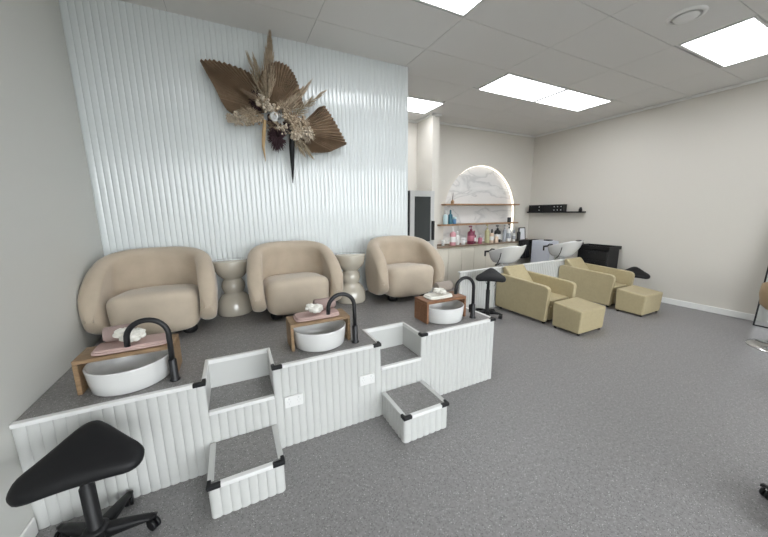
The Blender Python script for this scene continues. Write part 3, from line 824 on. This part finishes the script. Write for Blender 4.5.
def col(name, c, r=.3): return mat(name, c, r)
BC = dict(pink=col('pink_bottle', (.62, .30, .34)), white=col('white_bottle', (.78, .78, .77)), maroon=col('maroon_bottle', (.17, .025, .06)), red=col('raspberry_bottle', (.42, .14, .19)),
          yellow=col('olive_yellow_bottle', (.44, .42, .24)), peach=col('peach_bottle', (.68, .52, .40)), black=col('black_bottle', (.02, .02, .022)), grey=col('grey_bottle', (.32, .34, .37)),
          aqua=col('pale_aqua_bottle', (.55, .72, .76)), teal=col('dark_teal_bottle', (.03, .14, .20)), blue=col('blue_jar', (.12, .26, .45)), clear=col('frosted_jar', (.62, .63, .62)))
def bottle(x, y, z, r, h, c, label, kind='pump', name='bottle', group='products on the counter', cap='white', band=None, cat='bottle'):
    r *= .78
    t = thing(name, label, cat, (x, y, z), 0, group)
    b = MB()
    if kind == 'jar':
        b.lathe([(.001, 0), (r, 0), (r, h*.68), (r*.9, h*.7), (.001, h*.7)], 16); b.build('body', BC[c], t)
        k = MB(); k.lathe([(.001, h*.7), (r*1.03, h*.7), (r*1.03, h), (.001, h)], 16); k.build('lid', BC[cap], t)
    else:
        hb = h*.72
        b.lathe([(.001, 0), (r*.95, 0), (r, h*.03), (r, hb*.86), (r*.8, hb*.95), (r*.32, hb), (r*.32, hb+h*.03), (.001, hb+h*.03)], 18); b.build('body', BC[c], t)
        k = MB()
        if kind == 'pump':
            k.lathe([(.001, hb+h*.02), (r*.38, hb+h*.02), (r*.38, hb+h*.09), (r*.12, hb+h*.10), (r*.12, h*.95), (.001, h*.95)], 12); k.box(-r*.75, r*.2, -r*.2, r*.2, h*.93, h, .002, 1); k.build('pump', BC[cap], t)
        else:
            k.lathe([(.001, hb), (r*.45, hb), (r*.42, h*.95), (r*.3, h), (.001, h)], 14); k.build('cap', BC[cap], t)
    if band and kind != 'jar':
        k = MB(); k.lathe([(r*1.007, h*.18), (r*1.018, h*.19), (r*1.018, h*.46), (r*1.007, h*.47)], 18, cap0=False, cap1=False); k.build('wrap_label', BC[band], t)
    return t
zc, yc = .801, 4.47
bottle(3.42, yc, zc, .035, .11, 'clear', 'small frosted jar at the wing wall end of the counter', 'jar', 'jar', cat='jar')
bottle(3.635, yc-.01, zc, .072, .345, 'pink', 'pink pump bottle with pale wrap on the counter', 'pump', band='white')
bottle(3.775, yc+.03, zc, .05, .25, 'white', 'white bottle right beside the pink pump bottle', 'cap')
bottle(3.86, yc-.04, zc, .048, .13, 'white', 'squat white jar between the pink and maroon bottles', 'jar', 'jar', cat='jar')
bottle(4.075, yc, zc, .085, .345, 'maroon', 'large maroon pump bottle on the counter', 'pump', band='red', cap='maroon')
bottle(4.20, yc+.05, zc, .05, .25, 'maroon', 'slim maroon bottle behind the raspberry bottle', 'cap', cap='red', band='white')
bottle(4.265, yc-.05, zc, .052, .17, 'red', 'short raspberry bottle with white cap', 'cap')
bottle(4.49, yc, zc, .062, .36, 'yellow', 'olive yellow pump bottle on the counter', 'pump', cap='yellow')
bottle(4.595, yc-.02, zc, .05, .27, 'peach', 'peach bottle with black cap beside the olive yellow pump bottle', 'cap', cap='black', band='white')
bottle(4.695, yc-.05, zc, .048, .17, 'peach', 'short peach bottle with white cap before the black pump bottle', 'cap')
bottle(4.80, yc+.03, zc, .082, .335, 'black', 'wide black pump bottle on the counter', 'pump', cap='black', band='white')
bottle(5.0, yc+.03, zc, .05, .34, 'grey', 'slim grey pump bottle beside the white pump bottle', 'pump', cap='grey')
bottle(5.09, yc, zc, .056, .36, 'white', 'tall white pump bottle with black pump', 'pump', cap='black', band='grey')
bottle(5.20, yc-.03, zc, .044, .23, 'white', 'short white bottle right of the tall white pump bottle', 'cap', cap='grey', band='grey')
bottle(5.27, yc+.06, zc, .046, .28, 'white', 'white bottle next to the black bottle by the picture frame', 'cap')
bottle(5.355, yc-.02, zc, .046, .27, 'black', 'plain black bottle beside the picture frame', 'cap', cap='black')
g = 'products on the lower niche shelf'
zs = 1.187
bottle(3.545, 4.58, zs, .052, .25, 'aqua', 'pale aqua bottle at the end of the lower shelf', 'cap', group=g)
bottle(3.66, 4.58, zs, .052, .26, 'teal', 'dark teal bottle on the lower shelf', 'cap', cap='teal', group=g)
bottle(3.75, 4.57, zs, .046, .13, 'blue', 'short blue jar on the lower shelf', 'jar', 'jar', cap='aqua', group=g, cat='jar')
bottle(5.20, 4.58, zs, .05, .10, 'black', 'small black jar at the lit end of the lower shelf', 'jar', 'jar', cap='black', group=g, cat='jar')
t = thing('reed_diffuser', 'small brown diffuser with thin reeds on the upper shelf', 'diffuser', (3.70, 4.58, 1.559))
b = MB(); b.lathe([(.001, 0), (.032, 0), (.032, .05), (.014, .062), (.014, .075), (.001, .075)], 14); b.build('jar', M['oak'], t)
for k in range(4):
    b = MB(); b.tube([(0, 0, .06), (.02*math.cos(k*1.6), .02*math.sin(k*1.6), .20)], .003, 5); b.build('reed', M['plum'], t)
t = thing('picture_frame', 'small black picture frame with a white card on the counter', 'picture frame', (5.52, 4.48, .801), 0)
f = MB(); a, h_ = .095, .27
def lean(mb):
    for v in mb.bm.verts: v.co.y += v.co.z*.12
    return mb
f.box(-a, a, 0, .014, 0, .018); f.box(-a, a, 0, .014, h_-.018, h_); f.box(-a, -a+.018, 0, .014, .018, h_-.018); f.box(a-.018, a, 0, .014, .018, h_-.018); lean(f).build('frame', M['blackp'], t)
f = MB(); f.box(-a+.018, a-.018, .004, .011, .018, h_-.018); lean(f).build('card', M['paper'], t)
# black capes hanging over the counter end
def cape(x, w_, zl, label):
    b = MB(); rings = []
    for i in range(9):
        f = i/8
        row = []
        for k in range(25):
            u = -1+2*k/24; fold = .012*math.sin(u*11+f*1.5)*f
            row.append((u*w_*(1-.10*f), -.022-.035*math.sin(min(1, f*2)*PI/2)-fold, .012-zl*f))
        row += [(p[0], p[1]+.016, p[2]) for p in row[::-1]]
        rings.append(row)
    top = [[(p[0], q, .014-.0*abs(q)) for p in rings[0][:25]]+[(p[0], q, .004) for p in rings[0][25:]] for q in (.09, .03)]
    b.rings(top+rings); o = b.build('draped_cloth', M['leather'], None, (x, CF, .80)); tag(o, label, 'cloth', 'black cloths over the counter edge')
cape(5.40, .15, .36, 'black cloth draped over the counter edge below the picture frame')
cape(5.71, .14, .40, 'black cloth draped over the counter edge nearest the right wall')

# floor-standing items at the far right
t = thing('white_box', 'pale blue-white upright box standing between the counter and the black trolley', 'box', (5.70, 4.08, 0))
MB().box(-.15, .15, -.20, .20, .04, .82, .02, 3).build('body', M['bluewhite'], t)
MB().box(-.12, .12, -.206, -.199, .45, .70, .004).build('front_panel', M['paper'], t)
MB().box(-.13, .13, -.17, .17, 0, .04).build('plinth', M['blackp'], t)
MB().box(-.06, .06, -.12, .0, .82, .84, .006).build('control_panel', M['blackp'], t)
t = thing('salon_trolley', 'black salon trolley against the right wall behind the second olive chair', 'trolley', (5.672, 3.05, 0))
MB().box(-.16, .17, -.25, .25, .10, .76, .012).build('body', M['blackp'], t)
lip = MB(); lip.box(-.18, .18, -.27, .27, .76, .775); lip.box(-.18, .18, -.27, -.255, .775, .815); lip.box(-.18, .18, .255, .27, .775, .815); lip.box(-.18, -.165, -.255, .255, .775, .815); lip.box(.165, .18, -.255, .255, .775, .815)
lip.build('top_tray', M['blackp'], t)
for k in range(4):
    d = MB(); d.box(-.166, -.160, -.235, .235, .12+k*.158, .26+k*.158, .002, 1); d = d.build('drawer', M['blackm'], t)
    h = MB(); h.tube([(-.166, -.06, .22+k*.158), (-.178, -.06, .22+k*.158), (-.178, .06, .22+k*.158), (-.166, .06, .22+k*.158)], .004, 6); h.build('handle', M['blackm'], d)
hd = MB(); hd.tube([(-.10, .25, .70), (-.10, .34, .78), (-.10, .36, .84), (-.05, .36, .865), (.08, .36, .865), (.15, .36, .84), (.15, .34, .78), (.15, .25, .70)], .012, 8); hd.build('push_handle', M['blackm'], t)
for x in (-.15, .15):
    for y in (-.2, .2):
        c = MB(); c.tube([(x-.012, y, .04), (x+.012, y, .04)], .04, 16); c.tube([(x, y, .05), (x, y, .10)], .01, 8); c.build('castor', M['blackp'], t)
# black wall shelf
t = thing('black_wall_shelf', 'black floating shelf on the right wall', 'shelf', (XR, 3.98, 1.366))
MB().box(-.14, -.001, -.54, .62, .006, .03, .002, 1).build('board', M['blackp'], t)
def blackbox(y0, y1, h, label, nd):
    t = thing('storage_box', label, 'box', (XR-.075, (y0+y1)/2, 1.396), 0, 'black boxes on the wall shelf')
    d = (y1-y0)/2; MB().box(-.06, .06, -d, d, 0, h, .005).build('body', M['blackp'], t)
    MB().box(-.062, .062, -d-.002, d+.002, h, h+.012, .003).build('lid', M['blackm'], t)
    for k in range(nd):
        y = -d+.04+.07*k
        for z in (.03, h-.03):
            b = MB(); b.tube([(-.0625, y, z), (-.059, y, z)], .009, 10); b.build('stud', M['paper'], t)
blackbox(4.27, 4.56, .125, 'shorter black box with pale studs near the arched niche', 1)
blackbox(3.80, 4.235, .125, 'longer black box with pale studs in the middle of the wall shelf', 3)
b = MB(); b.lathe([(.001, 0), (.03, 0), (.03, .045), (.02, .055), (.02, .075), (.001, .075)], 14); b = b.build('black_pot', M['blackp'], None, (XR-.075, 3.50, 1.396)); tag(b, 'small black pot at the camera end of the wall shelf', 'pot')

# passage: grey framed display fridge
t = thing('display_cabinet', 'grey framed cabinet with dark glass door in the passage', 'cabinet', (2.70, 4.13, 0))
MB().box(-.28, .27, .02, .5, .03, 1.745, .004).build('body', M['grey'], t)
MB().box(-.28, .27, .04, .48, 0, .03).build('plinth', M['blackp'], t)
f = MB(); f.box(-.19, -.105, 0, .019, .06, 1.745, .003); f.box(.20, .27, 0, .019, .06, 1.745, .003); f.box(-.105, .20, 0, .019, 1.655, 1.745, .003); f.box(-.105, .20, 0, .019, .06, .94, .003)
d = f.build('door', M['grey'], t)
MB().box(-.105, .20, .006, .017, .94, 1.655).build('door_pane', M['darkglass'], d)
MB().box(-.25, -.195, .004, .019, .06, 1.74, .002).build('hinge_strip', M['blackp'], t)
MB().box(.218, .262, -.03, -.001, .96, 1.27, .004).build('lock_box', M['blackp'], t)

# ------------------------------------------------------------------ right edge: leaning mirror and styling chair
t = thing('leaning_mirror', 'tall black framed mirror leaning on the right wall', 'mirror', (5.655, .79, 0)); ang = math.atan2(.19, 1.74); t.rotation_euler = (0, ang, 0)
f = MB(); a, h_ = .375, 1.75; e_ = .014
f.box(-.012, .008, -a, a, 0, e_); f.box(-.012, .008, -a, a, h_-e_, h_); f.box(-.012, .008, -a, -a+e_, e_, h_-e_); f.box(-.012, .008, a-e_, a, e_, h_-e_); f.build('frame', M['blackm'], t)
MB().box(-.004, .006, -a+e_, a-e_, e_, h_-e_).build('glass', M['mirror'], t)
t = thing('styling_chair', 'tan shell styling chair on a shiny round foot, cut by the photo edge', 'chair', (4.92, .785, 0), 2.0)
b = MB(); b.lathe([(.001, 0), (.25, 0), (.25, .008), (.20, .018), (.06, .03), (.03, .05), (.03, .30), (.001, .30)], 48); b.build('pedestal', M['chrome'], t)
rings = []
for i in range(25):
    a = PI*.12+2*PI*.88*i/24-PI/2+PI*.06
    ca, sa = math.cos(a), math.sin(a); hi = .66+.09*max(0, sa)**.7; n = .014
    rings.append([((.175)*ca, .175*sa, .40), (.215*ca, .215*sa, .44), (.232*ca, .232*sa, (hi+.44)/2), (.225*ca, .225*sa, hi-.01), (.21*ca, .21*sa, hi), (.20*ca, .20*sa, hi-.01), (.205*ca, .205*sa, (hi+.44)/2), (.185*ca, .185*sa, .45), (.16*ca, .16*sa, .415)])
MB().rings(rings).build('backrest', M['beige'], t)
MB().superbox((0, 0, .435), (.185, .185, .05), 3.5, 8).build('seat', M['beige'], t)
MB().lathe([(.001, .30), (.13, .30), (.14, .34), (.14, .385), (.001, .385)], 24).build('seat_plate', M['blackp'], t)

# ------------------------------------------------------------------ daylight outside the shop window
w = bpy.data.worlds.new('overcast_sky'); S.world = w; w.use_nodes = True
nt = w.node_tree; bg = nt.nodes['Background']
tc = nt.nodes.new('ShaderNodeTexCoord'); sx = nt.nodes.new('ShaderNodeSeparateXYZ'); nt.links.new(tc.outputs['Generated'], sx.inputs['Vector'])
r = nt.nodes.new('ShaderNodeValToRGB'); el = r.color_ramp.elements
mr = nt.nodes.new('ShaderNodeMapRange'); mr.inputs['From Min'].default_value = -1; mr.inputs['From Max'].default_value = 1
nt.links.new(sx.outputs['Z'], mr.inputs['Value']); nt.links.new(mr.outputs['Result'], r.inputs['Fac'])
el[0].position = .485; el[0].color = (.16, .17, .17, 1); el[1].position = .51; el[1].color = (.93, .975, 1.0, 1)
nt.links.new(r.outputs['Color'], bg.inputs['Color']); bg.inputs['Strength'].default_value = 8.0

# ------------------------------------------------------------------ camera
cd = bpy.data.cameras.new('camera'); cam = bpy.data.objects.new('camera', cd); COL.objects.link(cam); S.camera = cam
cd.sensor_width = 36; cd.lens = 36*303.854/768; cd.clip_start = .02
pit, yaw, rol = math.radians(-10.4924), math.radians(26.3715), math.radians(-.6004)
F = Vector((math.sin(yaw)*math.cos(pit), math.cos(yaw)*math.cos(pit), math.sin(pit)))
R0 = Vector((math.cos(yaw), -math.sin(yaw), 0)); U0 = R0.cross(F)
R1 = R0*math.cos(rol)+U0*math.sin(rol); U1 = U0*math.cos(rol)-R0*math.sin(rol)
cam.matrix_world = Matrix(((R1.x, U1.x, -F.x, 0), (R1.y, U1.y, -F.y, 0), (R1.z, U1.z, -F.z, 1.4175), (0, 0, 0, 1)))

S.view_settings.view_transform = 'Standard'; S.view_settings.look = 'None'; S.view_settings.gamma = 1; S.view_settings.use_curve_mapping = False
S.view_settings.exposure = 0.22
S.cycles.use_denoising = True
S.cycles.max_bounces = 10; S.cycles.diffuse_bounces = 6
